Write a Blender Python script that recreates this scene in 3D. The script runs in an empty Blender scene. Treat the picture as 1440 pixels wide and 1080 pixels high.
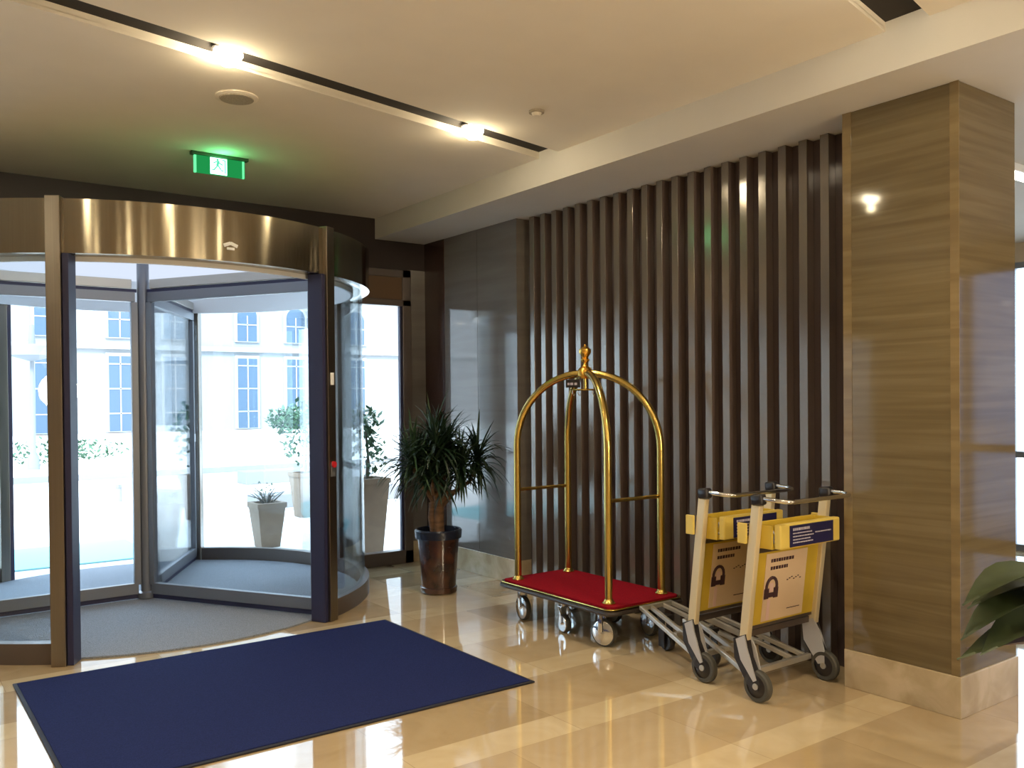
import bpy, bmesh, math, random
from mathutils import Vector, Matrix
random.seed(7)
C = bpy.context.scene.collection
PI = math.pi
def R(d): return math.radians(d)

# ---------------------------------------------------------------- materials
def new_mat(name):
    m = bpy.data.materials.new(name); m.use_nodes = True
    nt = m.node_tree
    return m, nt, nt.nodes, nt.links, nt.nodes['Principled BSDF']

def pbr(name, col, rough=.5, metal=0., noise=0., nscale=20., bump=0., coat=0., spec=.5, nstretch=(1,1,1), col2=None, emis=None, es=0.):
    m, nt, N, L, b = new_mat(name)
    b.inputs['Base Color'].default_value = (*col, 1)
    b.inputs['Roughness'].default_value = rough
    b.inputs['Metallic'].default_value = metal
    b.inputs['Specular IOR Level'].default_value = spec
    b.inputs['Coat Weight'].default_value = coat
    b.inputs['Coat Roughness'].default_value = .05
    if emis:
        b.inputs['Emission Color'].default_value = (*emis, 1)
        b.inputs['Emission Strength'].default_value = es
    if noise > 0 or bump > 0 or col2:
        tc = N.new('ShaderNodeTexCoord'); mp = N.new('ShaderNodeMapping')
        mp.inputs['Scale'].default_value = nstretch
        n = N.new('ShaderNodeTexNoise'); n.inputs['Scale'].default_value = nscale; n.inputs['Detail'].default_value = 6
        L.new(tc.outputs['Object'], mp.inputs[0]); L.new(mp.outputs[0], n.inputs['Vector'])
        c2 = col2 or tuple(max(0, c * (1 - noise)) for c in col)
        mx = N.new('ShaderNodeMix'); mx.data_type = 'RGBA'
        mr = N.new('ShaderNodeMapRange'); mr.inputs[1].default_value = .35; mr.inputs[2].default_value = .65
        L.new(n.outputs['Fac'], mr.inputs[0]); L.new(mr.outputs[0], mx.inputs[0])
        mx.inputs[6].default_value = (*col, 1); mx.inputs[7].default_value = (*c2, 1)
        L.new(mx.outputs[2], b.inputs['Base Color'])
        if bump > 0:
            bp = N.new('ShaderNodeBump'); bp.inputs['Strength'].default_value = bump; bp.inputs['Distance'].default_value = .01
            L.new(n.outputs['Fac'], bp.inputs['Height']); L.new(bp.outputs[0], b.inputs['Normal'])
    return m

def glow(name, col, s):
    m, nt, N, L, b = new_mat(name)
    N.remove(b); e = N.new('ShaderNodeEmission'); e.inputs[0].default_value = (*col, 1); e.inputs[1].default_value = s
    L.new(e.outputs[0], N['Material Output'].inputs[0]); return m

def glass(name, tint=(.93, .97, .985), refl=1.0):
    m, nt, N, L, b = new_mat(name)
    N.remove(b)
    t = N.new('ShaderNodeBsdfTransparent'); t.inputs[0].default_value = (*tint, 1)
    g = N.new('ShaderNodeBsdfGlossy'); g.inputs['Roughness'].default_value = .01
    fr = N.new('ShaderNodeFresnel'); fr.inputs[0].default_value = 1.4
    mx = N.new('ShaderNodeMixShader')
    mu = N.new('ShaderNodeMath'); mu.operation = 'MULTIPLY'; mu.inputs[1].default_value = refl
    L.new(fr.outputs[0], mu.inputs[0]); L.new(mu.outputs[0], mx.inputs[0])
    L.new(t.outputs[0], mx.inputs[1]); L.new(g.outputs[0], mx.inputs[2])
    L.new(mx.outputs[0], N['Material Output'].inputs[0]); return m

def stone(name, a, b_, rough, stretch, scale, vein=None, coat=.0, spec=.5):
    m, nt, N, L, b = new_mat(name)
    b.inputs['Roughness'].default_value = rough; b.inputs['Coat Weight'].default_value = coat
    b.inputs['Coat Roughness'].default_value = .03; b.inputs['Specular IOR Level'].default_value = spec
    tc = N.new('ShaderNodeTexCoord'); mp = N.new('ShaderNodeMapping'); mp.inputs['Scale'].default_value = stretch
    n = N.new('ShaderNodeTexNoise'); n.inputs['Scale'].default_value = scale; n.inputs['Detail'].default_value = 8; n.inputs['Distortion'].default_value = .6
    L.new(tc.outputs['Object'], mp.inputs[0]); L.new(mp.outputs[0], n.inputs['Vector'])
    cr = N.new('ShaderNodeValToRGB'); cr.color_ramp.elements[0].position = .36; cr.color_ramp.elements[1].position = .64
    cr.color_ramp.elements[0].color = (*a, 1); cr.color_ramp.elements[1].color = (*b_, 1)
    if vein:
        e = cr.color_ramp.elements.new(.5); e.color = (*vein, 1)
    L.new(n.outputs['Fac'], cr.inputs[0]); L.new(cr.outputs[0], b.inputs['Base Color']); return m

def brushed(name, col, rough, aniso):
    m, nt, N, L, b = new_mat(name)
    b.inputs['Metallic'].default_value = 1; b.inputs['Roughness'].default_value = rough
    b.inputs['Anisotropic'].default_value = aniso; b.inputs['Anisotropic Rotation'].default_value = .25
    tg = N.new('ShaderNodeTangent'); tg.direction_type = 'RADIAL'; tg.axis = 'Z'
    L.new(tg.outputs[0], b.inputs['Tangent'])
    tc = N.new('ShaderNodeTexCoord'); mp = N.new('ShaderNodeMapping'); mp.inputs['Scale'].default_value = (60, 60, .6)
    n = N.new('ShaderNodeTexNoise'); n.inputs['Scale'].default_value = 3; n.inputs['Detail'].default_value = 4
    L.new(tc.outputs['Object'], mp.inputs[0]); L.new(mp.outputs[0], n.inputs['Vector'])
    mx = N.new('ShaderNodeMix'); mx.data_type = 'RGBA'; L.new(n.outputs['Fac'], mx.inputs[0])
    mx.inputs[6].default_value = (*[c * .85 for c in col], 1); mx.inputs[7].default_value = (*[min(1, c * 1.12) for c in col], 1)
    L.new(mx.outputs[2], b.inputs['Base Color']); return m

def floor_mat():
    m, nt, N, L, b = new_mat('polished_marble_floor')
    b.inputs['Roughness'].default_value = .045; b.inputs['Specular IOR Level'].default_value = .7
    b.inputs['Coat Weight'].default_value = .6; b.inputs['Coat Roughness'].default_value = .02
    tc = N.new('ShaderNodeTexCoord'); sp = N.new('ShaderNodeSeparateXYZ'); L.new(tc.outputs['Object'], sp.inputs[0])
    def M(op, a, v=None, v2=None):
        q = N.new('ShaderNodeMath'); q.operation = op
        for i, w in enumerate((a, v, v2)):
            if w is None: continue
            if isinstance(w, (int, float)): q.inputs[i].default_value = w
            else: L.new(w, q.inputs[i])
        return q.outputs[0]
    P = .76
    yy = M('DIVIDE', M('ADD', sp.outputs[1], -3.14 + P * 20), P)     # rows along y, with a narrow light band in each
    row = M('FLOOR', yy); fy = M('FRACT', yy)
    off = M('MULTIPLY', M('MODULO', row, 2), .5)
    xx = M('ADD', M('DIVIDE', M('ADD', sp.outputs[0], 20), .84), off)
    cell = M('FLOOR', xx); fx = M('FRACT', xx)
    band = M('LESS_THAN', fy, .30)
    cb = N.new('ShaderNodeCombineXYZ'); L.new(cell, cb.inputs[0]); L.new(row, cb.inputs[1]); L.new(band, cb.inputs[2])
    wn = N.new('ShaderNodeTexWhiteNoise'); L.new(cb.outputs[0], wn.inputs[0])
    n = N.new('ShaderNodeTexNoise'); n.inputs['Scale'].default_value = 3.2; n.inputs['Detail'].default_value = 9; n.inputs['Distortion'].default_value = 1.2
    ad = N.new('ShaderNodeVectorMath'); ad.operation = 'ADD'; L.new(tc.outputs['Object'], ad.inputs[0])
    ws = N.new('ShaderNodeVectorMath'); ws.operation = 'SCALE'; ws.inputs[3].default_value = 9; L.new(wn.outputs['Color'], ws.inputs[0]); L.new(ws.outputs[0], ad.inputs[1])
    L.new(ad.outputs[0], n.inputs['Vector'])
    fac = M('ADD', M('MULTIPLY', wn.outputs['Value'], .55), M('MULTIPLY', n.outputs['Fac'], .65))
    cr = N.new('ShaderNodeValToRGB'); e = cr.color_ramp.elements
    e[0].position = .2; e[0].color = (.34, .25, .14, 1); e[1].position = .95; e[1].color = (.60, .48, .31, 1)
    q = e.new(.5); q.color = (.46, .345, .20, 1)
    L.new(fac, cr.inputs[0])
    lt = N.new('ShaderNodeValToRGB'); e = lt.color_ramp.elements
    e[0].position = .3; e[0].color = (.56, .44, .26, 1); e[1].position = .75; e[1].color = (.68, .56, .37, 1); L.new(n.outputs['Fac'], lt.inputs[0])
    mx = N.new('ShaderNodeMix'); mx.data_type = 'RGBA'; L.new(band, mx.inputs[0]); L.new(cr.outputs[0], mx.inputs[6]); L.new(lt.outputs[0], mx.inputs[7])
    # thin joints
    j = M('MAXIMUM', M('LESS_THAN', fx, .004), M('LESS_THAN', fy, .004))
    m2 = N.new('ShaderNodeMix'); m2.data_type = 'RGBA'; L.new(M('MULTIPLY', j, .6), m2.inputs[0]); L.new(mx.outputs[2], m2.inputs[6]); m2.inputs[7].default_value = (.3, .22, .12, 1)
    L.new(m2.outputs[2], b.inputs['Base Color']); return m

M = {}
M['floor'] = floor_mat()
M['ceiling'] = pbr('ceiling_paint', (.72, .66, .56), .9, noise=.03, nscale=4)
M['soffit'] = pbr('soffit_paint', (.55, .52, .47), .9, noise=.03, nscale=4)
M['slot_dark'] = pbr('slot_black', (.02, .016, .014), .9)
M['stone'] = stone('brown_travertine', (.130, .099, .052), (.175, .136, .076), .06, (.3, .3, 8), 2.6, vein=(.152, .117, .062), coat=.0, spec=.35)
M['stone_edge'] = stone('travertine_edge', (.18, .13, .065), (.235, .175, .09), .08, (.3, .3, 6), 2.2, spec=.35)
M['grey_stone'] = stone('grey_brown_marble', (.14, .125, .115), (.17, .155, .14), .06, (.4, .4, 5), 2.0, coat=.5, spec=.8)
M['plinth'] = stone('cream_marble', (.42, .33, .21), (.58, .48, .34), .12, (1, 1, 1), 5, vein=(.50, .41, .27))
M['dark_wall'] = pbr('dark_brown_panel', (.028, .018, .016), .35, noise=.2, nscale=4)
M['corner'] = pbr('umber_panel', (.05, .022, .016), .22, noise=.25, nscale=5)
M['beige'] = pbr('beige_wall', (.5, .42, .32), .7)
M['slat_lit_face'] = pbr('lit_slat_front', (.20, .172, .145), .16, metal=.3, noise=.1, nscale=3, nstretch=(1, 1, .3), spec=.9)  # lighter tone paints in the lit slat fronts
M['slat'] = pbr('shaded_slat_body', (.15, .112, .10), .2, metal=.1, noise=.12, nscale=3, nstretch=(1, 1, .3), spec=.8)  # darker tone paints in the shaded slat sides
M['slat_back'] = pbr('dark_gloss_panel', (.075, .056, .056), .07, coat=.6)
M['bronze'] = brushed('brushed_bronze', (.31, .27, .20), .15, .96)
M['bronze_post'] = brushed('brushed_bronze_post', (.27, .235, .195), .28, .6)
M['frame'] = pbr('bronze_grey_frame', (.13, .105, .095), .35, metal=.5)
M['steel'] = pbr('grey_aluminium', (.22, .23, .26), .4, metal=.6)
M['black_seal'] = pbr('dark_navy_rubber', (.022, .023, .07), .45)
M['glass'] = glass('clear_glass', (.955, .98, .995), .8)
M['glass_tinted'] = glass('tinted_glass', (.36, .42, .52), 1)
M['glass_curved'] = glass('curved_blue_glass', (.94, .975, .99), .5)
M['white'] = pbr('white_paint', (.8, .82, .84), .6)
M['blue_mat'] = pbr('navy_carpet', (.017, .026, .110), .95, noise=.3, nscale=180, bump=.6, spec=.1)
M['blue_edge'] = pbr('mat_rubber_edge', (.008, .009, .02), .7)
M['grey_mat'] = pbr('grey_entrance_carpet', (.30, .33, .38), .95, noise=.4, nscale=150, bump=.6, spec=.1)
M['brass'] = pbr('polished_brass', (.66, .48, .14), .22, metal=1)
M['brass2'] = pbr('golden_ornament', (.85, .50, .10), .25, metal=1)
M['chrome'] = pbr('chrome', (.75, .75, .76), .12, metal=1)
M['red'] = pbr('crimson_carpet', (.30, .006, .018), .95, noise=.3, nscale=150, bump=.4, spec=.1)
M['bumper'] = pbr('dark_bumper', (.03, .022, .02), .4)
M['rubber'] = pbr('grey_rubber', (.06, .058, .05), .6)
M['black'] = pbr('black_plastic', (.015, .013, .016), .35)
M['cream_metal'] = pbr('champagne_aluminium', (.70, .60, .40), .35, metal=.25)
M['alu'] = pbr('dull_aluminium', (.50, .48, .44), .35, metal=.6)
M['silver'] = pbr('silver_bracket', (.52, .52, .54), .5, metal=.3)
M['yellow'] = pbr('yellow_plastic', (.60, .42, .045), .4, noise=.08, nscale=6)
M['paleyellow'] = pbr('pale_yellow_plastic', (.68, .52, .12), .4)
M['label_blue'] = pbr('deep_blue_label', (.012, .012, .07), .35)
M['ink'] = pbr('dark_maroon_ink', (.05, .02, .03), .6)
M['paper'] = pbr('peach_paper', (.68, .52, .36), .6)
M['pink'] = pbr('pink_print', (.70, .50, .48), .6)
M['print_white'] = pbr('lavender_white_print', (.45, .42, .52), .6)
M['pot_brown'] = pbr('mottled_brown_glaze', (.075, .028, .016), .22, nscale=9, col2=(.02, .012, .012), coat=.4)
M['pot_rim'] = pbr('blue_black_glaze', (.014, .018, .035), .25)
M['soil'] = pbr('soil', (.03, .02, .012), .95, bump=.6, nscale=40)
M['trunk'] = pbr('brown_cane', (.22, .12, .06), .8, noise=.45, nscale=14, bump=.5, nstretch=(1, 1, 4))
M['leaf_dark'] = pbr('dark_green_leaf', (.012, .035, .014), .45, noise=.4, nscale=6)
M['leaf_mid'] = pbr('green_leaf', (.035, .085, .03), .5, noise=.4, nscale=6)
M['leaf_out'] = pbr('outdoor_leaf', (.07, .16, .09), .7, noise=.4, nscale=6)
M['leaf_broad'] = pbr('broad_olive_leaf', (.045, .062, .024), .4, noise=.35, nscale=8)
M['leaf_purple'] = pbr('purple_brown_leaf', (.075, .045, .05), .5)
M['tan'] = pbr('tan_planter', (.22, .165, .12), .8, noise=.1, nscale=10)
M['twig'] = pbr('bare_twig', (.13, .12, .10), .9)
M['pave'] = pbr('pale_paving', (.72, .72, .72), .9, noise=.05, nscale=1)
M['facade'] = pbr('cream_render', (.27, .28, .29), .9, noise=.06, nscale=.3)
M['facade_trim'] = pbr('pale_stone_trim', (.36, .37, .38), .9)
M['win_far'] = pbr('blue_grey_window', (.055, .095, .15), .4)
M['cyan'] = pbr('pale_cyan_carpet', (.28, .58, .62), .9)
M['kerb'] = pbr('grey_kerb_stone', (.20, .205, .22), .9)
M['green_sign'] = glow('green_sign_glow', (.02, .42, .10), .6)
M['green_edge'] = glow('green_edge_glow', (.15, .9, .35), 1.1)
M['white_sign'] = glow('white_sign_glow', (.45, 1, .72), 3.4)
M['sign_ink'] = glow('sign_symbol_green', (.10, .62, .36), 1.2)
M['green_body'] = pbr('dark_green_housing', (.01, .05, .02), .4)
M['lamp'] = glow('warm_lamp_lens', (1, .86, .6), 70)
M['drum_glow'] = glow('added_drum_glow', (.74, .83, 1), .85)  # added glow in place of outdoor brightness on the drum ceiling
M['panel_glow'] = glow('white_linear_lamp', (1, .97, .9), 4)
M['fill_shade_glow'] = glow('fill_lamp_shade', (1, .74, .42), 3.0)  # shade of the added fill lamps
M['red_btn'] = pbr('red_button', (.6, .02, .03), .4)
M['grille'] = pbr('speaker_grille', (.42, .37, .29), .8, noise=.3, nscale=120)

# ---------------------------------------------------------------- geometry helpers
def box(bm, c, s, rot=None, bevel=0., seg=2):
    r = bmesh.ops.create_cube(bm, size=1.0)
    vs = r['verts']
    for v in vs: v.co = Vector((v.co.x * s[0], v.co.y * s[1], v.co.z * s[2]))
    if bevel > 0:
        es = list({e for v in vs for e in v.link_edges})
        r = bmesh.ops.bevel(bm, geom=es, offset=bevel, segments=seg, affect='EDGES', profile=.5)
        vs = list({v for f in r['faces'] for v in f.verts} | {v for v in vs if v.is_valid})
    mt = Matrix.Translation(Vector(c)) @ (rot.to_4x4() if rot else Matrix())
    for v in vs: v.co = mt @ v.co
    return vs

def bx(bm, x0, x1, y0, y1, z0, z1, bevel=0.):
    return box(bm, ((x0 + x1) / 2, (y0 + y1) / 2, (z0 + z1) / 2), (abs(x1 - x0), abs(y1 - y0), abs(z1 - z0)), bevel=bevel)

def frame_of(d):
    d = d.normalized(); a = Vector((0, 0, 1)) if abs(d.z) < .95 else Vector((1, 0, 0))
    u = d.cross(a).normalized(); return u, d.cross(u).normalized()

def tube(bm, pts, r, n=12, closed=False, cap=True, flat=None):
    pts = [Vector(p) for p in pts]; m = len(pts); rings = []
    rr = r if isinstance(r, (list, tuple)) else [r] * m
    pu = None
    for i, p in enumerate(pts):
        if closed: d = pts[(i + 1) % m] - pts[i - 1]
        else: d = pts[min(i + 1, m - 1)] - pts[max(i - 1, 0)]
        d.normalize()
        if pu is None: u, v = frame_of(d)
        else:
            u = (pu - d * pu.dot(d)).normalized(); v = d.cross(u)
        pu = u
        rings.append([bm.verts.new(p + (u * math.cos(2 * PI * k / n) + v * math.sin(2 * PI * k / n)) * rr[i]) for k in range(n)])
    for i in range(m if closed else m - 1):
        a, b = rings[i], rings[(i + 1) % m]
        for k in range(n): bm.faces.new((a[k], a[(k + 1) % n], b[(k + 1) % n], b[k]))
    if cap and not closed:
        bm.faces.new(rings[0][::-1]); bm.faces.new(rings[-1])

def bar(bm, a, b, w, h, bevel=.003):
    a, b = Vector(a), Vector(b); d = (b - a); l = d.length; d.normalize()
    up = Vector((0, 0, 1)) if abs(d.z) < .95 else Vector((0, 1, 0))
    x = d.cross(up).normalized(); z = x.cross(d)
    rot = Matrix((x, d, z)).transposed()
    box(bm, (a + b) / 2, (w, l, h), rot, bevel)

def lathe(bm, prof, c=(0, 0, 0), n=32, ax=None):
    rot = Matrix()
    if ax is not None: rot = Vector((0, 0, 1)).rotation_difference(Vector(ax)).to_matrix().to_4x4()
    mt = Matrix.Translation(Vector(c)) @ rot; rings = []
    for r, z in prof:
        if r < 1e-5: rings.append([bm.verts.new(mt @ Vector((0, 0, z)))])
        else: rings.append([bm.verts.new(mt @ Vector((r * math.cos(2 * PI * k / n), r * math.sin(2 * PI * k / n), z))) for k in range(n)])
    for a, b in zip(rings, rings[1:]):
        for k in range(n):
            k2 = (k + 1) % n
            if len(a) == 1 and len(b) > 1: bm.faces.new((a[0], b[k2], b[k]))
            elif len(b) == 1 and len(a) > 1: bm.faces.new((a[k], a[k2], b[0]))
            elif len(a) > 1: bm.faces.new((a[k], a[k2], b[k2], b[k]))

def disc_cyl(bm, r, z0, z1, c=(0, 0, 0), n=48, ax=None):
    lathe(bm, [(0, z0), (r, z0), (r, z1), (0, z1)], c, n, ax)

def arc_wall(bm, cx, cy, r0, r1, z0, z1, a0, a1, n=48):
    """solid curved wall between angles (degrees)"""
    full = abs(a1 - a0) >= 359.9
    rows = []
    m = n if full else n + 1
    for i in range(m):
        a = R(a0 + (a1 - a0) * i / n); c, s = math.cos(a), math.sin(a)
        rows.append([bm.verts.new((cx + r * c, cy + r * s, z)) for r, z in ((r0, z0), (r1, z0), (r1, z1), (r0, z1))])
    for i in range(n):
        a, b = rows[i], rows[(i + 1) % m]
        for k in range(4): bm.faces.new((a[k], b[k], b[(k + 1) % 4], a[(k + 1) % 4]))
    if not full: bm.faces.new(rows[0]); bm.faces.new(rows[-1][::-1])

def prism(bm, pts, z0, z1):
    a = [bm.verts.new((p[0], p[1], z0)) for p in pts]; b = [bm.verts.new((p[0], p[1], z1)) for p in pts]
    bm.faces.new(a[::-1]); bm.faces.new(b); n = len(pts)
    for i in range(n): bm.faces.new((a[i], a[(i + 1) % n], b[(i + 1) % n], b[i]))

def prism_x(bm, pts, x0, x1):
    a = [bm.verts.new((x0, p[0], p[1])) for p in pts]; b = [bm.verts.new((x1, p[0], p[1])) for p in pts]
    bm.faces.new(a[::-1]); bm.faces.new(b); n = len(pts)
    for i in range(n): bm.faces.new((a[i], a[(i + 1) % n], b[(i + 1) % n], b[i]))

def obj(name, bm, mat, parent=None, smooth=False, loc=None):
    bmesh.ops.recalc_face_normals(bm, faces=bm.faces)
    me = bpy.data.meshes.new(name); bm.to_mesh(me); bm.free()
    me.materials.append(M[mat] if isinstance(mat, str) else mat)
    if smooth:
        me.polygons.foreach_set('use_smooth', [True] * len(me.polygons))
        try: me.set_sharp_from_angle(angle=R(40))
        except Exception: pass
    o = bpy.data.objects.new(name, me); C.objects.link(o)
    if parent: o.parent = parent
    if loc: o.location = loc
    return o

def tag(o, label, cat, group=None):
    o['label'] = label; o['category'] = cat
    if group: o['group'] = group
    return o

def thing(name, label, cat, loc=(0, 0, 0), rz=0, group=None):
    o = bpy.data.objects.new(name, None); o.empty_display_size = .1; C.objects.link(o)
    o.location = loc; o.rotation_euler = (0, 0, rz); return tag(o, label, cat, group)

def struct(name, bm, mat, smooth=False):
    o = obj(name, bm, mat, None, smooth); o['kind'] = 'structure'; return o

def dup(root, loc, rz, label, group=None):
    r = root.copy(); C.objects.link(r); r.location = loc; r.rotation_euler = (0, 0, rz); r['label'] = label
    if group: r['group'] = group
    def rec(src, dst):
        for ch in list(src.children):
            c = ch.copy(); C.objects.link(c); c.parent = dst; rec(ch, c)
    rec(root, r); return r
NB = bmesh.new

# ---------------------------------------------------------------- setting
ZC, ZS, XS, XM, YE = 3.23, 3.04, 3.83, 4.36, 7.38
b = NB(); bx(b, -5.2, 9.2, -7.2, 7.45, -.12, 0); struct('floor', b, 'floor')

# main ceiling with slanted light slots
SL = .205
def yl(c, x): return c + SL * (x - 3.82)
slots = [(4.69, 4.90), (2.08, 2.29), (-.53, -.32), (-3.1, -2.9)]     # (near, far) at x = 3.82
x0, x1 = -5.2, XS
edges = [(-9, None)]
b = NB(); prev = None
fars = sorted(slots)
lo = lambda x: -7.2
bounds = []
last = ('flat', -7.2)
for near, far in fars:
    if last[0] == 'flat': pts = [(x0, last[1]), (x1, last[1]), (x1, yl(near, x1)), (x0, yl(near, x0))]
    else: pts = [(x0, yl(last[1], x0)), (x1, yl(last[1], x1)), (x1, yl(near, x1)), (x0, yl(near, x0))]
    prism(b, pts, ZC, ZC + .02); last = ('sl', far)
prism(b, [(x0, yl(last[1], x0)), (x1, yl(last[1], x1)), (x1, YE), (x0, YE)], ZC, ZC + .02)
for near, far in fars:      # trough sides
    for c, d in ((near, -.02), (far, .02)):
        prism(b, [(x0, yl(c, x0)), (x1, yl(c, x1)), (x1, yl(c + d, x1)), (x0, yl(c + d, x0))], ZC + .015, ZC + .048)
struct('ceiling', b, 'ceiling')
for i, (near, far) in enumerate(fars):
    b = NB(); prism(b, [(x0, yl(near, x0)), (x1, yl(near, x1)), (x1, yl(far, x1)), (x0, yl(far, x0))], ZC + .045, ZC + .06)
    struct('trim_%d' % (i + 1), b, 'slot_dark')
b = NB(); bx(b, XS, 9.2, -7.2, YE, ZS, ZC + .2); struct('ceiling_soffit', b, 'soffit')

# entrance wall: header over the door, left part, narrow strip right of the window
b = NB()
bx(b, -5.2, 0, YE, YE + .12, 2.45, ZC + .1); bx(b, 3.52, 4.6, YE, YE + .12, 2.45, ZC + .1); bx(b, 0, 3.52, YE, YE + .12, 2.752, ZC + .1)
bx(b, -5.2, -3.7, YE, YE + .12, 0, 2.45)
bx(b, -.14, .02, YE, YE + .12, 0, 2.45)
struct('wall_entrance', b, 'dark_wall')
b = NB(); bx(b, 4.192, 4.36, YE - .005, YE + .12, .2, 2.78); struct('wall_entrance_strip', b, 'grey_stone')
b = NB(); bx(b, 4.36, 9.2, YE, YE + .12, 0, ZS); struct('wall_entrance_right', b, 'beige')
# side wall: umber corner + marble slabs
b = NB(); bx(b, XM - .004, 4.62, 7.03, YE, .2, ZS); struct('wall_corner', b, 'corner')
b = NB()
for (a, c) in ((6.482, 7.026), (5.895, 6.478)): bx(b, XM, 4.62, a, c, .2, ZS)
struct('wall_side', b, 'grey_stone')
b = NB(); bx(b, XM - .012, 4.62, 5.895, YE - .006, 0, .2, .002); bx(b, 4.192, XM - .012, YE - .02, YE + .12, 0, .2)
struct('baseboard_side', b, 'plinth')
b = NB(); bx(b, 4.53, 4.77, 2.76, 5.895, 0, ZS); struct('wall_behind_slats', b, 'slat_back')
b = NB(); bx(b, 4.62, 4.77, 5.895, YE, 0, ZS); struct('wall_side_back', b, 'beige')
# square pillar
b = NB()
bx(b, 4.2, 4.77, 2.145, 2.76, .2, ZS, .004)
struct('wall_pillar', b, 'stone')
b = NB(); bx(b, 4.1975, 4.203, 2.142, 2.185, .2, ZS); bx(b, 4.1975, 4.203, 2.71, 2.76, .2, ZS); struct('trim_pillar', b, 'stone_edge')
b = NB(); bx(b, 4.192, 4.778, 2.137, 2.76, 0, .2, .003); struct('baseboard_pillar', b, 'plinth')
# unseen rest of the lobby
b = NB(); bx(b, -5.3, 9.3, -7.3, -7.2, 0, 3.45); struct('wall_back', b, 'beige')
b = NB(); bx(b, -5.3, -5.2, -7.2, YE, 0, 3.45); struct('wall_left', b, 'beige')
b = NB()
bx(b, 9.2, 9.35, -7.2, -5.04, 0, 3.3); bx(b, 9.2, 9.35, 7.0, YE + .1, 0, 3.3); bx(b, 9.2, 9.35, -5.04, 7, 2.85, 3.3)
struct('wall_right', b, 'beige')

# ---------------------------------------------------------------- windows
b = NB()
X0, X1, Z1 = 3.50, 4.19, 2.77
bx(b, X1 - .09, X1, YE - .03, YE + .07, 0, Z1, .004)
bx(b, X0, X0 + .06, YE - .03, YE + .07, 0, Z1, .004)
bx(b, X0, X1, YE - .03, YE + .07, 0, .125, .004)
bx(b, X0, X1, YE - .03, YE + .07, 2.70, Z1, .004)
bx(b, X0, X1, YE - .03, YE + .07, 2.43, 2.49, .004)
w = struct('window_1', b, 'frame')
b = NB(); bx(b, X0 + .03, X1 - .05, YE - .014, YE + .03, 2.48, 2.71); obj('transom_panel', b, pbr('brown_transom_board', (.13, .075, .04), .5), w)
b = NB(); bx(b, X0 + .03, X1 - .05, YE + .01, YE + .02, .11, 2.44); obj('pane', b, 'glass', w)
b = NB(); bx(b, X1 - .11, X1 - .088, YE - .005, YE + .035, .12, 2.44); obj('gasket', b, 'black_seal', w)
b = NB()
for x in (-3.7, -2.5, -1.3, -.17): bx(b, x - .03, x + .03, YE - .03, YE + .07, 0, 2.45)
for z in (.06, 2.42): bx(b, -3.7, -.14, YE - .03, YE + .07, z - .05, z + .05)
w3 = struct('window_3', b, 'frame')
b = NB(); bx(b, -3.7, -.14, YE + .01, YE + .02, .05, 2.42); obj('pane', b, 'glass', w3)
# far lobby window wall right of the pillar
b = NB()
for y in (.9, 2.2, 3.3, 4.2, 5.4, 7): bx(b, 9.2, 9.3, y - .03, y + .03, 0, 2.85)
for z in (.03, .95, 2.82): bx(b, 9.2, 9.3, .9, 7, z - .03, z + .03)
w2 = struct('window_2', b, 'steel')
b = NB(); bx(b, 9.24, 9.25, .9, 7, 0, 2.85); obj('pane', b, 'glass', w2)
b = NB()
for y in (-5.0, -3.6, -2.2, -.9, -.35, .87): bx(b, 9.2, 9.3, y - .04, y + .04, 0, 2.85)
for z in (.04, 1.0, 2.82): bx(b, 9.2, 9.3, -5, .87, z - .04, z + .04)
w4 = struct('window_4', b, 'frame')
b = NB(); bx(b, 9.24, 9.25, -5, .87, 0, 2.85); obj('pane', b, 'glass_tinted', w4)

# ---------------------------------------------------------------- slatted panel
sp = thing('slatted_panel', 'tall dark panel of vertical bronze slats between the grey marble wall and the square pillar', 'wall panel', (0, 0, 0))
b = NB(); bx(b, 4.49, 4.505, 2.76, 5.895, 0, ZS - .002); obj('backing_panel', b, 'slat_back', sp)
PITCH = (5.765 - 3.022) / 19
for i in range(20):
    yy = 3.022 + i * PITCH
    b = NB(); bx(b, 4.426, 4.489, yy - .026, yy + .026, .004, ZS - .002, .002); sl_ = obj('slat', b, 'slat', sp)
    b = NB(); bx(b, 4.42, 4.4262, yy - .028, yy + .028, .004, ZS - .002, .002); obj('lit_face_strip', b, 'slat_lit_face', sl_)  # strip added to carry the painted-in lit tone of the front

# ---------------------------------------------------------------- revolving door
DX, DY = 1.76, 7.30
door = thing('revolving_door', 'glass revolving door in a round bronze drum with brushed canopy', 'revolving door', (DX, DY, 0))
b = NB(); arc_wall(b, 0, 0, 1.62, 1.75, 2.43, 2.75, 0, 360, 128)
obj('canopy', b, 'bronze', door, True)
b = NB(); disc_cyl(b, 1.625, 2.70, 2.73, n=96); dc_ = obj('drum_ceiling', b, 'white', door, True)
b = NB(); arc_wall(b, 0, 0, .10, 1.585, 2.69, 2.699, 0, 360, 96); obj('added_ceiling_glow', b, 'drum_glow', dc_)  # glowing ring added to whiten the drum ceiling, not a fitting
b = NB(); arc_wall(b, 0, 0, 1.60, 1.62, 2.40, 2.70, 0, 360, 96); obj('inner_fascia', b, 'white', door, True)
PA = 29.3
posts = [(-90 - PA, 1), (-90 + PA, -1), (90 + PA, -1), (90 - PA, 1)]
pmeshes = []
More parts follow.
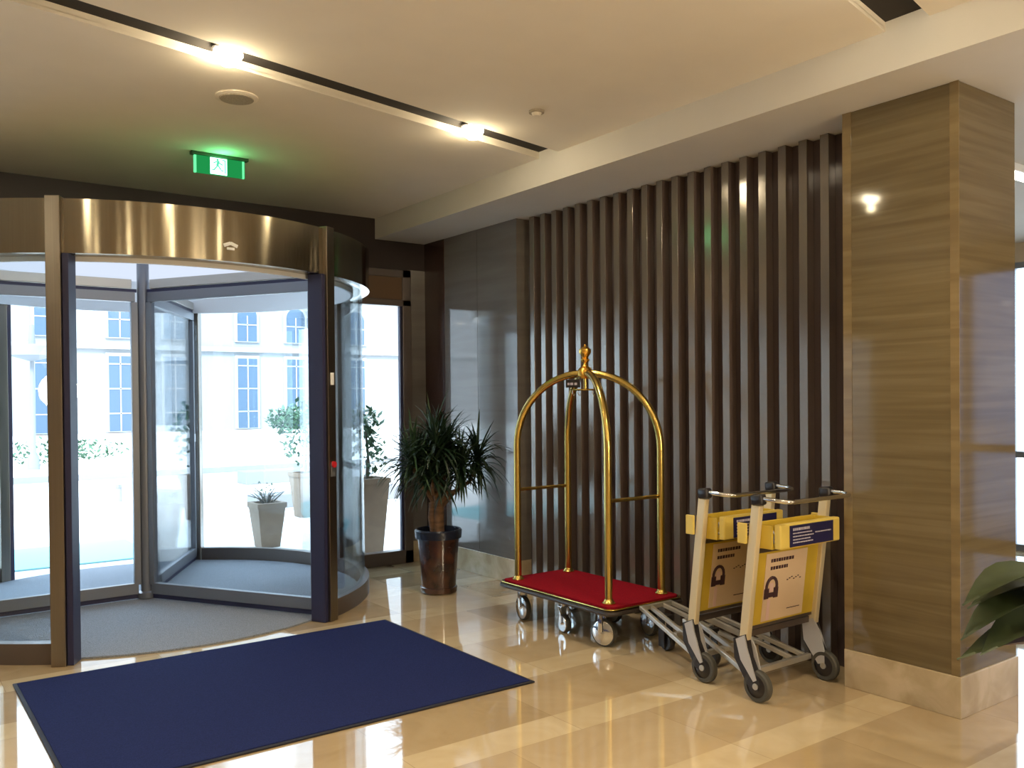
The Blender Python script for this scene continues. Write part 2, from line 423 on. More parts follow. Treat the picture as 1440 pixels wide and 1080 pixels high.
for a, s in posts:
    c = Vector((math.cos(R(a)), math.sin(R(a)), 0)); rot = Matrix.Rotation(R(a), 3, 'Z')
    b = NB(); box(b, c * 1.715 + Vector((0, 0, 1.38)), (.14, .085, 2.76), rot, .004)
    p = obj('post', b, 'bronze_post', door)
    # dark rubber-lined jamb on the side of the opening
    b = NB(); t = Vector((-c.y, c.x, 0)) * s
    box(b, c * 1.705 + t * .061 + Vector((0, 0, 1.215)), (.12, .036, 2.425), rot, .003); obj('jamb', b, 'black_seal', p)
    pmeshes.append((p, c, t))
p, c, t = pmeshes[1]
b = NB(); rot = Matrix.Rotation(R(-90 + PA), 3, 'Z')
disc_cyl(b, .022, 0, .018, c * 1.785 + Vector((0, 0, 1.10)), 20, ax=c); obj('push_button', b, 'red_btn', p, True)
b = NB(); box(b, c * 1.787 + Vector((0, 0, 1.065)), (.006, .05, .10), rot, .002)
obj('button_plate', b, 'steel', p)
b = NB(); box(b, c * 1.787 + Vector((0, 0, 1.70)), (.004, .035, .085), rot); obj('sticker', b, 'white', p)
for a0, a1 in ((-90 + PA + 1.6, 90 - PA - 1.6), (90 + PA + 1.6, 270 - PA - 1.6)):
    b = NB(); arc_wall(b, 0, 0, 1.685, 1.693, .12, 2.42, a0, a1, 64); g = obj('curved_glass', b, 'glass_curved', door, True)
    b = NB(); arc_wall(b, 0, 0, 1.655, 1.725, 0, .125, a0, a1, 64); obj('base_rail', b, 'frame', door, True)
    mid = (a0 + a1) / 2
    b = NB(); arc_wall(b, 0, 0, 1.67, 1.71, .125, 2.43, mid + 2, mid + 5, 4); obj('mullion', b, 'frame', door)
b = NB(); lathe(b, [(0, .02), (.075, .02), (.075, .06), (.045, .07), (.045, 2.66), (.07, 2.67), (.07, 2.70), (0, 2.70)], n=24)
obj('centre_shaft', b, 'steel', door, True)
for k, a in enumerate((181, 301, 61)):
    c = Vector((math.cos(R(a)), math.sin(R(a)), 0)); rot = Matrix.Rotation(R(a), 3, 'Z')
    b = NB()
    box(b, c * .84 + Vector((0, 0, .095)), (1.55, .045, .085), rot, .003)
    box(b, c * .84 + Vector((0, 0, 2.365)), (1.55, .045, .075), rot, .003)
    box(b, c * .07 + Vector((0, 0, 1.225)), (.05, .045, 2.2), rot, .003)
    box(b, c * 1.59 + Vector((0, 0, 1.225)), (.055, .045, 2.2), rot, .003)
    wg = obj('wing', b, 'steel', door)
    b = NB(); box(b, c * .83 + Vector((0, 0, 1.23)), (1.5, .01, 2.2), rot); pg = obj('pane', b, 'glass', wg)
    b = NB(); box(b, c * 1.59 + Vector((0, 0, 1.20)), (.05, .049, .075), rot); obj('sticker', b, 'white', wg)
    b = NB()
    box(b, c * .84 + Vector((0, 0, .037)), (1.58, .02, .038), rot)
    box(b, c * .84 + Vector((0, 0, 2.415)), (1.58, .022, .025), rot)
    box(b, c * 1.632 + Vector((0, 0, 1.23)), (.025, .018, 2.36), rot)
    obj('brush_seal', b, 'black_seal', wg)
    b = NB(); box(b, c * .84 + Vector((0, 0, 2.465)), (1.5, .05, .07), rot, .003); obj('header', b, 'alu', wg)
# small badge on canopy
a = -90 + 3.5
c = Vector((math.cos(R(a)), math.sin(R(a)), 0)); rot = Matrix.Rotation(R(a), 3, 'Z')
b = NB()
for dx, dz, wz, hz, an in ((-.022, .006, .05, .022, 22), (.022, .006, .05, .022, -22), (0, -.02, .05, .016, 0)):
    tr = rot @ Matrix.Rotation(R(an), 3, 'X')
    box(b, c * 1.753 + Vector((-c.y, c.x, 0)) * dx + Vector((0, 0, 2.53 + dz)), (.006, wz, hz), tr, .002)
bd = obj('badge', b, 'white', door)
b = NB(); disc_cyl(b, 1.64, .001, .012, n=96); mt = obj('drum_floor_mat', b, 'grey_mat', None, False, (DX, DY, 0))
tag(mt, 'round grey carpet mat inside the revolving door', 'mat')

# navy entrance mat
b = NB(); bx(b, .625, 2.92, 3.812, 5.53, .001, .010, .003); m_ = obj('entrance_mat', b, 'blue_edge'); tag(m_, 'large navy blue mat on the marble floor before the revolving door', 'mat')
b = NB(); bx(b, .645, 2.90, 3.832, 5.51, .008, .014, .002); obj('carpet_surface', b, 'blue_mat', m_)

# ---------------------------------------------------------------- ceiling fittings
def spot(x, y, label, visible=True, power=60, group=None):
    t = thing('ceiling_spotlight', label, 'spotlight', (x, y, ZC), 0, group)
    b = NB(); lathe(b, [(0, .044), (.075, .044), (.078, .03), (.07, .025), (.0, .025)], n=28); obj('housing', b, 'slot_dark', t, True)
    b = NB(); lathe(b, [(0, -.05), (.03, -.045), (.055, -.025), (.07, .005), (.068, .025), (0, .025)], n=28); obj('lens', b, 'lamp', t, True)
    l = bpy.data.lights.new('spot_beam', 'SPOT'); l.energy = power; l.color = (1, .82, .58); l.spot_size = R(120); l.spot_blend = .8; l.shadow_soft_size = .04
    o = bpy.data.objects.new('spot_beam', l); C.objects.link(o); o.parent = t; o.location = (0, 0, -.075)
    return t
def yslot(i, x): return yl(sum(slots[i]) / 2, x)
spot(1.446, 4.30, 'larger bright spotlight in the ceiling slot above the navy mat')
spot(3.104, 4.645, 'smaller bright spotlight in the ceiling slot nearer the slatted panel')
G = 'spotlights of the lobby out of view'
for x in (-.2, -1.85): spot(x, yslot(0, x), 'spotlight further along the ceiling slot, out of view', group=G)
for i in (1, 2, 3):
    for x in (-1.85, -.2, 1.45, 3.1): spot(x, yslot(i, x), 'spotlight in a ceiling slot behind the viewer, out of view', group=G)
# halo light of the two visible lamps in their slot
for x, y in ((1.446, 4.30), (3.104, 4.645)):
    l = bpy.data.lights.new('lamp_spill', 'POINT'); l.energy = 3.0; l.color = (1, .82, .5); l.shadow_soft_size = .03
    o = bpy.data.objects.new('lamp_spill', l); C.objects.link(o); o.location = (x, y, ZC - .085)

t = thing('ceiling_speaker', 'round beige speaker in the ceiling beyond the larger spotlight', 'speaker', (1.674, 4.845, ZC))
b = NB(); lathe(b, [(0, 0), (.115, 0), (.115, -.006), (.10, -.012), (0, -.012)], n=40); obj('rim', b, 'ceiling', t, True)
b = NB(); lathe(b, [(0, -.0121), (.094, -.0121), (.09, -.017), (0, -.019)], n=40); obj('grille', b, 'grille', t, True)
t = thing('smoke_detector', 'small round detector on the ceiling right of the spotlights', 'smoke detector', (3.189, 4.10, ZC))
b = NB(); lathe(b, [(0, 0), (.045, 0), (.045, -.012), (0, -.012)], n=28); obj('base', b, 'grille', t, True)
b = NB(); lathe(b, [(0, -.012), (.03, -.012), (.022, -.03), (0, -.032)], n=28); obj('sensor', b, 'ceiling', t, True)

t = thing('exit_sign', 'lit green exit sign hanging from the ceiling above the revolving door', 'exit sign', (1.97, 6.06, ZC))
b = NB(); bx(b, -.195, .195, -.022, .022, -.022, 0, .003); obj('housing', b, 'green_body', t)
b = NB(); bx(b, -.172, .172, -.006, .006, -.14, -.02); obj('panel', b, 'green_sign', t)
for x in (-.166, .160):
    b = NB(); bx(b, x - .007, x + .007, -.010, .010, -.14, -.024); obj('lit_edge', b, 'green_edge', t)
b = NB(); bx(b, -.066, .046, -.012, -.006, -.136, -.026); wp = obj('symbol_field', b, 'white_sign', t)
b = NB()   # running figure and door
for c, s, an in (((-.018, -.038), (.014, .014), 0), ((-.016, -.062), (.016, .036), 15), ((-.034, -.056), (.028, .007), -30), ((.004, -.064), (.028, .007), 25),
                 ((-.03, -.092), (.008, .034), 40), ((-.005, -.09), (.008, .03), -35), ((-.046, -.108), (.02, .007), 0), ((.012, -.108), (.018, .007), 10), ((.034, -.08), (.007, .09), 0), ((.024, -.037), (.02, .007), 0)):
    box(b, (c[0], -.013, c[1]), (s[0], .003, s[1]), Matrix.Rotation(R(an), 3, 'Y'))
obj('running_figure', b, 'sign_ink', wp)
l = bpy.data.lights.new('sign_glow', 'POINT'); l.energy = 1.2; l.color = (.1, 1, .3); l.shadow_soft_size = .05
o = bpy.data.objects.new('sign_glow', l); C.objects.link(o); o.parent = t; o.location = (0, -.08, -.08)

# fill lamps added behind the viewer (they light the ceiling and floor)
def fill_pendant(x, y, z, e):
    t = thing('added_fill_lamp', 'added warm fill lamp over the lobby, out of view', 'lamp', (x, y, ZC), 0, 'added lobby fill lamps out of view')
    b = NB(); tube(b, [(0, 0, 0), (0, 0, z - ZC + .2)], .008, 8); obj('cord', b, 'black', t)
    b = NB(); lathe(b, [(0, .2), (.2, .18), (.28, .05), (.28, -.05), (.2, -.18), (0, -.2)], (0, 0, z - ZC), 32); obj('shade', b, 'fill_shade_glow', t, True)
    l = bpy.data.lights.new('fill_bulb', 'POINT'); l.energy = e; l.color = (1, .83, .58); l.shadow_soft_size = .3
    o = bpy.data.objects.new('fill_bulb', l); C.objects.link(o); o.parent = t; o.location = (0, 0, z - ZC - .55)
fill_pendant(2.9, -1.7, 2.3, 225); fill_pendant(5.6, -1.6, 2.4, 30)
t = thing('linear_ceiling_light', 'white linear light on the lobby ceiling just right of the pillar top', 'ceiling light', (6.7, 2.75, ZS))
b = NB(); bx(b, -.75, .75, -.06, .06, -.05, 0, .004); obj('housing', b, 'white', t)
b = NB(); bx(b, -.73, .73, -.05, .05, -.058, -.048); obj('diffuser', b, 'panel_glow', t)

# ---------------------------------------------------------------- birdcage luggage cart
CX, CY = 3.92, 4.53
cart = thing('luggage_cart', 'brass birdcage luggage cart with a red carpeted deck beside the slatted panel', 'luggage cart', (CX, CY, 0))
def rrect(hx, hy, r, n=6):
    p = []
    for sx, sy, a0 in ((1, 1, 0), (-1, 1, 90), (-1, -1, 180), (1, -1, 270)):
        for i in range(n + 1):
            a = R(a0 + 90 * i / n); p.append((sx * (hx - r) + r * math.cos(a), sy * (hy - r) + r * math.sin(a)))
    return p
HX, HY = .315, .575
b = NB(); prism(b, rrect(HX, HY, .05), .222, .262); obj('deck', b, 'bumper', cart)
b = NB(); prism(b, rrect(HX - .012, HY - .012, .045), .262, .276); obj('carpet', b, 'red', cart)
b = NB(); pr_ = [(x, y, .262) for x, y in rrect(HX + .004, HY + .004, .054)]; tube(b, pr_, .0055, 8, closed=True); obj('edge_trim', b, 'brass', cart, True)
b = NB(); pr_ = [(x, y, .238) for x, y in rrect(HX + .008, HY + .008, .058)]; tube(b, pr_, .014, 8, closed=True); obj('bumper', b, 'bumper', cart, True)
PX, PY, ZA, ZT = .23, .47, 1.22, 1.715
for sx in (-1, 1):
    for sy in (-1, 1):
        pts = [(sx * PX, sy * PY, .27), (sx * PX, sy * PY, .8)]
        for i in range(0, 15):
            a = R(90 * i / 14); f = math.cos(a); z = ZA + (ZT - ZA) * math.sin(a)
            f = f * .96 + .04
            pts.append((sx * PX * f, sy * PY * f, z))
        b = NB(); tube(b, pts, .0245, 16); pp = obj('arched_post', b, 'brass', cart, True)
        b = NB(); lathe(b, [(0, .272), (.042, .272), (.042, .282), (.032, .292), (.027, .305), (0, .305)], (sx * PX, sy * PY, 0), 24); obj('foot_flange', b, 'brass', pp, True)
for sy in (-1, 1):
    b = NB(); tube(b, [(-PX, sy * PY, .91), (PX, sy * PY, .91)], .0125, 12); obj('cross_bar', b, 'brass', cart, True)
b = NB()
lathe(b, [(0, 1.675), (.035, 1.68), (.052, 1.70), (.052, 1.735), (.04, 1.752), (.03, 1.757), (.016, 1.772), (.014, 1.785), (.028, 1.80), (.03, 1.81), (.018, 1.82), (.026, 1.832),
          (.042, 1.855), (.040, 1.878), (.022, 1.892), (.01, 1.898), (.008, 1.908), (0, 1.915)], n=28)
obj('finial', b, 'brass2', cart, True)
b = NB(); lathe(b, [(0, 1.60), (.012, 1.60), (.012, 1.68), (0, 1.68)], n=12)
ring = [(.10 * math.cos(R(a)), .10 * math.sin(R(a)), 1.605) for a in range(0, 360, 15)]
tube(b, ring, .005, 8, closed=True); tube(b, [(-.1, 0, 1.605), (.1, 0, 1.605)], .005, 8); tube(b, [(0, -.1, 1.605), (0, .1, 1.605)], .005, 8)
hr = obj('hanging_ring', b, 'brass', cart, True)
for a in (20, 110, 200, 290):
    b = NB()
    c = Vector((.1 * math.cos(R(a)), .1 * math.sin(R(a)), 1.6)); tube(b, [c, c + Vector((0, 0, -.02)), c + Vector((.012, 0, -.035)), c + Vector((.022, 0, -.02))], .003, 6)
    obj('coat_hook', b, 'chrome', hr, True)
b = NB(); box(b, (-.062, .055, 1.648), (.006, .10, .055), Matrix.Rotation(R(36), 3, 'Z'), .002); pl = obj('name_plate', b, 'black', cart)
b = NB()
for j, (q, w_) in enumerate(((.030, .014), (.008, .02), (-.02, .018))):
    d = Matrix.Rotation(R(36), 3, 'Z') @ Vector((-.0045, q, 0))
    box(b, Vector((-.062, .055, 1.645)) + d, (.003, w_, .016), Matrix.Rotation(R(36), 3, 'Z'))
obj('plate_lettering', b, 'print_white', pl)
def caster(x, y, ang, r=.085):
    b = NB(); d = Vector((math.cos(R(ang)), math.sin(R(ang)), 0)); ax = Vector((-d.y, d.x, 0)); o_ = Vector((x, y, r + .002))
    lathe(b, [(0, -.021), (r * .84, -.021), (r * .9, -.017), (r * .9, .017), (r * .84, .021), (0, .021)], o_, 32, ax)
    w = obj('wheel', b, 'chrome', cart, True)
    b = NB(); lathe(b, [(r * .86, -.018), (r * .97, -.016), (r, -.008), (r, .008), (r * .97, .016), (r * .86, .018)], o_, 32, ax); obj('tyre', b, 'rubber', w, True)
    b = NB()
    for s in (-1, 1):
        box(b, o_ + ax * .029 * s + d * .012 + Vector((0, 0, .05)), (.03, .004, .12), Matrix.Rotation(R(ang), 3, 'Z'), .001)
    box(b, o_ + d * .012 + Vector((0, 0, .112)), (.05, .062, .006), Matrix.Rotation(R(ang), 3, 'Z'))
    lathe(b, [(0, r + .114), (.02, r + .114), (.02, .222), (0, .222)], (x + d.x * .012, y + d.y * .012, 0), 16)
    tube(b, [o_ - ax * .034, o_ + ax * .034], .007, 10)
    obj('fork', b, 'chrome', w, True)
caster(-.225, .42, 82); caster(-.225, -.42, 106); caster(.225, .42, 80); caster(.17, -.42, 80); caster(-.215, -.02, 80, .06)
caster(.215, -.02, 90, .085)

# ---------------------------------------------------------------- airport style trolleys
def make_trolley(label):
    t = thing('baggage_trolley', label, 'baggage trolley', (3.915, 2.885, 0), 0, 'nested yellow baggage trolleys')
    W = .285
    for s in (-1, 1):
        b = NB(); bar(b, (s * W, .075, .30), (s * W, -.008, 1.0), .036, .052, .005); obj('upright', b, 'cream_metal', t)
        b = NB(); box(b, (s * W, -.015, 1.028), (.052, .07, .058), Matrix.Rotation(R(-8), 3, 'X'), .014, 3); obj('grip', b, 'black', t, True)
        # wheel bracket: silver cheek outside a black housing
        b = NB(); prism_x(b, [(.055, .335), (.135, .30), (.13, .2), (.045, .075), (-.02, .06), (-.03, .105), (.03, .22)], s * (W + .004) - .016, s * (W + .004) + .016); h = obj('wheel_housing', b, 'black', t)
        b = NB(); xo = s * (W + .023); prism_x(b, [(.06, .33), (.115, .30), (.085, .20), (.005, .105), (-.012, .115), (.02, .20), (.045, .27)], xo - .004, xo + .004)
        obj('bracket', b, 'silver', h)
        b = NB(); xo = s * (W - .015); prism_x(b, [(.06, .33), (.13, .30), (.12, .20), (.03, .085), (-.012, .095), (-.01, .16), (.02, .27)], xo - .004, xo + .004)
        obj('inner_bracket', b, 'silver', h)
        b = NB(); lathe(b, [(0, -.018), (.055, -.018), (.06, -.014), (.06, .014), (.055, .018), (0, .018)], (s * W, -.005, .082), 28, (1, 0, 0)); w = obj('wheel', b, 'black', t, True)
        b = NB(); lathe(b, [(.056, -.02), (.074, -.02), (.081, -.012), (.081, .012), (.074, .02), (.056, .02)], (s * W, -.005, .082), 36, (1, 0, 0)); obj('tyre', b, 'rubber', w, True)
        b = NB(); disc_cyl(b, .016, -.026, .026, (s * W, -.005, .082), 16, (1, 0, 0)); obj('hub', b, 'alu', w, True)
    # handle: a shallow U in front of the grips
    pts = [(-W, -.03, 1.035)]
    for i in range(7):
        a = R(90 * i / 6); pts.append((-W + .0 + .06 * (1 - math.cos(a)), -.12 - .06 * math.sin(a), 1.032 - .006 * i / 6))
    pts += [(-x, y, z) for x, y, z in pts[::-1]]
    b = NB(); tube(b, pts, .0115, 12); obj('push_handle', b, 'chrome', t, True)
    # basket and label block
    b = NB()
    bx(b, -.26, .26, .03, .042, .79, .905, .003);
    bx(b, -W + .02, -W + .03, -.08, .065, .785, .90, .002); bx(b, W - .03, W - .02, -.08, .065, .785, .90, .002)
    bx(b, -W + .02, W - .02, .055, .065, .785, .90, .002); bx(b, -W + .02, W - .02, -.08, .065, .78, .79, .002)
    obj('basket', b, 'yellow', t)
    for s in (-1, 1):
        b = NB(); bx(b, s * .311 - .008, s * .311 + .008, .04, .095, .80, .905, .004); obj('basket_ear', b, 'paleyellow', t)
    b = NB()
    for k in range(5): tube(b, [(-.16 + k * .035, -.055, .80), (-.155 + k * .035, .0, .855), (-.15 + k * .03, .025, .80)], .006, 6)
    bx(b, -.17, .02, -.05, .02, .792, .80); obj('brake_linkage', b, 'silver', t, True)
    b = NB(); bx(b, -.256, .245, -.125, -.085, .783, .908, .008); lb = obj('label_holder', b, 'paleyellow', t)
    b = NB(); bx(b, -.185, .178, -.131, -.124, .790, .898, .002); bl = obj('label', b, 'label_blue', lb)
    b = NB()
    for k, (x0_, x1_, z) in enumerate(((-.165, -.03, .878), (-.165, -.01, .858), (-.165, .0, .842), (-.165, -.02, .826), (-.165, -.005, .811), (.02, .15, .850))):
        x = x0_; h_ = .013 if k == 0 else .006
        while x < x1_:
            w_ = random.choice((.008, .012, .018)); bx(b, x, min(x + w_, x1_ + .004), -.1325, -.1305, z - h_ / 2, z + h_ / 2); x += w_ + .004
    obj('label_text', b, 'print_white', bl)
    # advertising panel leaning with the uprights
    sl = -.083 / .70
    def lean(z): return .075 + sl * (z - .30) + .012
    def slab(bm, xa, xb, za, zb, off, th):
        bar_pts = [(lean(za) + off, za), (lean(zb) + off, zb), (lean(zb) + off - th, zb), (lean(za) + off - th, za)]
        prism_x(bm, bar_pts, xa, xb)
    b = NB(); slab(b, -W + .018, W - .018, .365, .745, 0, .012); pn = obj('advertising_panel', b, 'yellow', t)
    for z in (.36, .755):
        b = NB(); bar(b, (-W, lean(z), z), (W, lean(z), z), .02, .025); obj('panel_rail', b, 'frame', pn)
    b = NB(); slab(b, -.175, .17, .375, .735, -.013, .002); ps = obj('poster', b, 'paper', pn)
    b = NB()
    for z, x1_, h_ in ((.695, .04, .018), (.655, .0, .018)):
        x = -.135
        while x < x1_:
            w_ = random.choice((.012, .016, .02)); slab(b, x, x + w_, z - h_ / 2, z + h_ / 2, -.0155, .001)
            x += w_ + .005
    x = -.02
    for k in range(7): slab(b, .01 + k * .018, .022 + k * .018, .575 + (k % 3) * .006, .58 + (k % 3) * .006, -.0155, .001)
    slab(b, .03, .14, .418, .422, -.0155, .001)
    obj('poster_text', b, 'ink', ps)
    b = NB()   # headset picture: arch and two cups
    def ptz(x, z): return (x, lean(z) - .0165, z)
    arch = [ptz(-.115 + .042 * math.cos(R(a)), .555 + .05 * math.sin(R(a))) for a in range(-10, 191, 20)]
    tube(b, arch, .009, 6)
    for s in (-1, 1): slab(b, -.115 + s * .038 - .017, -.115 + s * .038 + .017, .495, .55, -.0155, .004)
    slab(b, -.135, -.095, .50, .525, -.0155, .003)
    obj('headset_picture', b, 'ink', ps)
    b = NB(); slab(b, -.14, -.115, .378, .49, -.0155, .001); slab(b, -.13, -.1, .53, .575, -.0155, .0015); obj('pink_print', b, 'pink', ps)
    # base: four converging rails that climb to the nose
    for xa, xb in ((-.25, -.125), (-.15, -.05), (.15, .05), (.25, .125)):
        b = NB(); bar(b, (xa, .09, .115), (xb, .645, .262), .022, .026, .004); obj('base_rail', b, 'alu', t)
    for xx, yy, zz, w_ in ((W - .01, .09, .115, .03), (.16, .33, .17, .02), (.135, .635, .26, .025)):
        b = NB(); bar(b, (-xx, yy, zz), (xx, yy, zz), .03, w_); obj('cross_member', b, 'alu', t)
    b = NB(); bar(b, (-W, .10, .32), (W, .10, .32), .03, .035); obj('rear_brace', b, 'frame', t)
    b = NB()
    for s in (-1, 1): box(b, (s * .034, .56, .11), (.008, .05, .17), None, .002)
    box(b, (0, .56, .205), (.09, .06, .02), None, .003); fk = obj('front_fork', b, 'black', t)
    b = NB(); lathe(b, [(0, -.022), (.045, -.022), (.052, -.012), (.052, .012), (.045, .022), (0, .022)], (0, .545, .053), 28, (1, 0, 0)); obj('front_wheel', b, 'black', t, True)
    return t
tr = make_trolley('yellow baggage trolley nearest the pillar, in front of its twin')
dup(tr, (3.94, 3.262, 0), 0, 'yellow baggage trolley nested behind another, next to the luggage cart')

# ---------------------------------------------------------------- potted dracaena
def blade(bm, o_, d, L_, w, droop, seg=6):
    d = d.normalized(); side = d.cross(Vector((0, 0, 1)))
    if side.length < .05: side = Vector((1, 0, 0))
    side.normalize(); prev = None; p = Vector(o_)
    v = d.copy()
    for i in range(seg + 1):
        f = i / seg; ww = w * (math.sin(PI * min(1, .18 + f * .82)) ** .6 if f < 1 else 0.02) * (1 - .35 * f)
        nrm = side.cross(v).normalized()
        l = bm.verts.new(p + side * ww / 2); c_ = bm.verts.new(p - nrm * ww * .18); r_ = bm.verts.new(p - side * ww / 2)
        if prev:
            bm.faces.new((prev[0], l, c_, prev[1])); bm.faces.new((prev[1], c_, r_, prev[2]))
        prev = (l, c_, r_)
        v = (v + Vector((0, 0, -droop)) * (1 / seg) * (1 + f)).normalized()
        p = p + v * (L_ / seg)
pot = thing('potted_dracaena', 'bushy dracaena in a tall dark brown glazed pot by the corner window', 'potted plant', (3.70, 6.09, 0))
b = NB(); lathe(b, [(0, .002), (.135, .002), (.145, .01), (.148, .05), (.138, .055), (.165, .44), (.165, .45), (.15, .45), (.14, .40), (0, .40)], n=40); obj('pot', b, 'pot_brown', pot, True)
b = NB(); lathe(b, [(.163, .435), (.185, .44), (.19, .50), (.18, .512), (.165, .51), (.16, .44)], n=40); obj('pot_rim', b, 'pot_rim', pot, True)
b = NB(); lathe(b, [(0, .47), (.155, .465)], n=32); obj('soil', b, 'soil', pot, True)
crowns = [(-.20, .05, 1.08), (-.06, -.08, 1.16), (.10, .04, 1.17), (.30, -.12, 1.06), (.03, .12, 1.22), (-.10, .16, 1.02), (.12, -.15, 1.0), (-.13, -.12, .98)]
b = NB()
tube(b, [(0, 0, .46), (.005, 0, .62), (.0, .0, .72)], [.05, .042, .05], 14)
tube(b, [(-.03, .02, .46), (-.05, .03, .6), (-.04, .02, .72)], [.028, .025, .028], 10)
for x, y, z in crowns: tube(b, [(x * .08, y * .08, .69), (x * .4, y * .4, .80), (x * .8, y * .8, z - .18), (x, y, z - .05)], [.024, .019, .016, .014], 8)
obj('cane', b, 'trunk', pot, True)
for i, (x, y, z) in enumerate(crowns):
    b = NB()
    for k in range(95):
        a = random.uniform(0, 2 * PI); el = R(random.choice((random.uniform(35, 85), random.uniform(-5, 60), random.uniform(-35, 30))))
        d = Vector((math.cos(a) * math.cos(el), math.sin(a) * math.cos(el), math.sin(el)))
        blade(b, (x, y, z - .08 + random.uniform(0, .12)), d, random.uniform(.26, .44), random.uniform(.02, .031), random.uniform(.4, 1.5))
    obj('leaf_crown', b, 'leaf_dark' if i % 4 else 'leaf_mid', pot)

# broad-leaved plant at the right edge, in front of the pillar
def broad(bm, o_, d, L_, w, droop, seg=8):
    d = d.normalized(); side = d.cross(Vector((0, 0, 1))).normalized(); p = Vector(o_); v = d.copy(); prev = None
    for i in range(seg + 1):
        f = i / seg; ww = w * (math.sin(PI * f ** .75) + .02)
        nrm = side.cross(v).normalized(); row = []
        for q in (-1, -.5, 0, .5, 1): row.append(bm.verts.new(p + side * ww * q / 2 + nrm * (-ww * .10 * (1 - abs(q)) * 1.5 + .006 * math.sin(9 * f + q * 3))))
        if prev:
            for k in range(4): bm.faces.new((prev[k], prev[k + 1], row[k + 1], row[k]))
        prev = row; v = (v + Vector((0, 0, -droop / seg)) * (1 + f)).normalized(); p = p + v * (L_ / seg)
pl2 = thing('potted_foliage_plant', 'plant with broad dark drooping leaves at the right edge, in front of the pillar', 'potted plant', (3.70, 1.30, 0))
b = NB(); lathe(b, [(0, .002), (.14, .002), (.18, .44), (.195, .45), (.195, .48), (.17, .48), (.16, .44), (0, .44)], n=36); obj('pot', b, 'pot_rim', pl2, True)
b = NB(); lathe(b, [(0, .455), (.162, .45)], n=32); obj('soil', b, 'soil', pl2, True)
b = NB(); bp_ = NB()
def leaf_at(tip_dir, z0, el, L_, w, droop):
    a = R(tip_dir); e = R(el)
    d = Vector((math.cos(a) * math.cos(e), math.sin(a) * math.cos(e), math.sin(e)))
    h0 = Vector((math.cos(a), math.sin(a), 0)) * .17 + Vector((0, 0, z0))
    broad(b, h0, d, L_ * 1.04, w * 1.2, droop); tube(bp_, [Vector((0, 0, .45)), h0 * .55 + Vector((0, 0, .12)), h0], .006, 6)
for q in ((150, .90, 22, .47, .18, .9), (152, .82, 18, .50, .17, .9), (158, .78, 6, .46, .17, .6), (142, .84, 24, .40, .15, .9), (154, .74, 0, .50, .13, .35), (168, .84, 35, .36, .15, 1.4),
          (100, .8, 40, .34, .15, 1.2), (60, .75, 40, .36, .16, 1.2), (20, .75, 35, .36, .16, 1.2), (330, .75, 40, .36, .16, 1.2), (285, .75, 35, .36, .16, 1.2), (240, .72, 35, .34, .15, 1.2), (200, .75, 45, .30, .15, 1.2)):
    leaf_at(*q)
obj('leaf_cluster', b, 'leaf_broad', pl2, True); obj('stem', bp_, 'leaf_mid', pl2, True)
b = NB()
for a, z0 in ((151, .66),):
    broad(b, (.15 * math.cos(R(a)), .15 * math.sin(R(a)), z0), Vector((math.cos(R(a)), math.sin(R(a)), .10)), .46, .10, .2)
obj('lower_leaf', b, 'leaf_purple', pl2, True)

# ---------------------------------------------------------------- outside
b = NB(); bx(b, -40, 60, YE + .12, 70, -.14, -.02); struct('ground_outside', b, 'pave')
b = NB(); bx(b, 9.4, 60, -40, YE + .12, -.14, -.02); struct('ground_side', b, 'pave')
b = NB(); bx(b, -1.5, 2.35, 9.35, 10.7, -.018, -.004); tag(obj('outdoor_mat', b, 'cyan'), 'pale cyan mat on the paving outside the revolving door', 'mat')

bd = thing('building', 'pale cream building with tall blue windows far across the forecourt', 'building', (13, 48, -.02))
b = NB(); bx(b, -40, 40, 0, 8, 0, 13); obj('wall', b, 'facade', bd)
b = NB()
for z in (4.25, 7.9): bx(b, -40, 40, -.25, 0, z, z + .25)
obj('cornice', b, 'facade_trim', bd)
for x in (-16.3, -12.5, -8.7, -5.9, -2.6, .1, 3.95, 6.75, 10.5, 14.2, 18):
    for z0, z1, arch in ((.1, 3.9, 0), (4.85, 6.25, 1)):
        b = NB(); bx(b, x - .68, x + .68, -.14, 0, z0 - .05, z1 + .16)
        if arch:
            lathe(b, [(0, -.07), (.68, -.07), (.68, .07), (0, .07)], (x, -.071, z1), 32, (0, 1, 0))
        f = obj('window_surround', b, 'facade_trim', bd)
        b = NB(); bx(b, x - .54, x + .54, -.17, -.12, z0, z1)
        if arch: lathe(b, [(0, -.02), (.54, -.02), (.54, .02), (0, .02)], (x, -.165, z1 - .02), 32, (0, 1, 0))
        pn = obj('window_pane', b, 'win_far', f)
        b = NB(); bx(b, x - .03, x + .03, -.2, -.165, z0, z1)
        zz = z0 + .9
        while zz < z1: bx(b, x - .54, x + .54, -.2, -.165, zz - .03, zz + .03); zz += 1.25
        obj('glazing_bar', b, 'facade_trim', f)

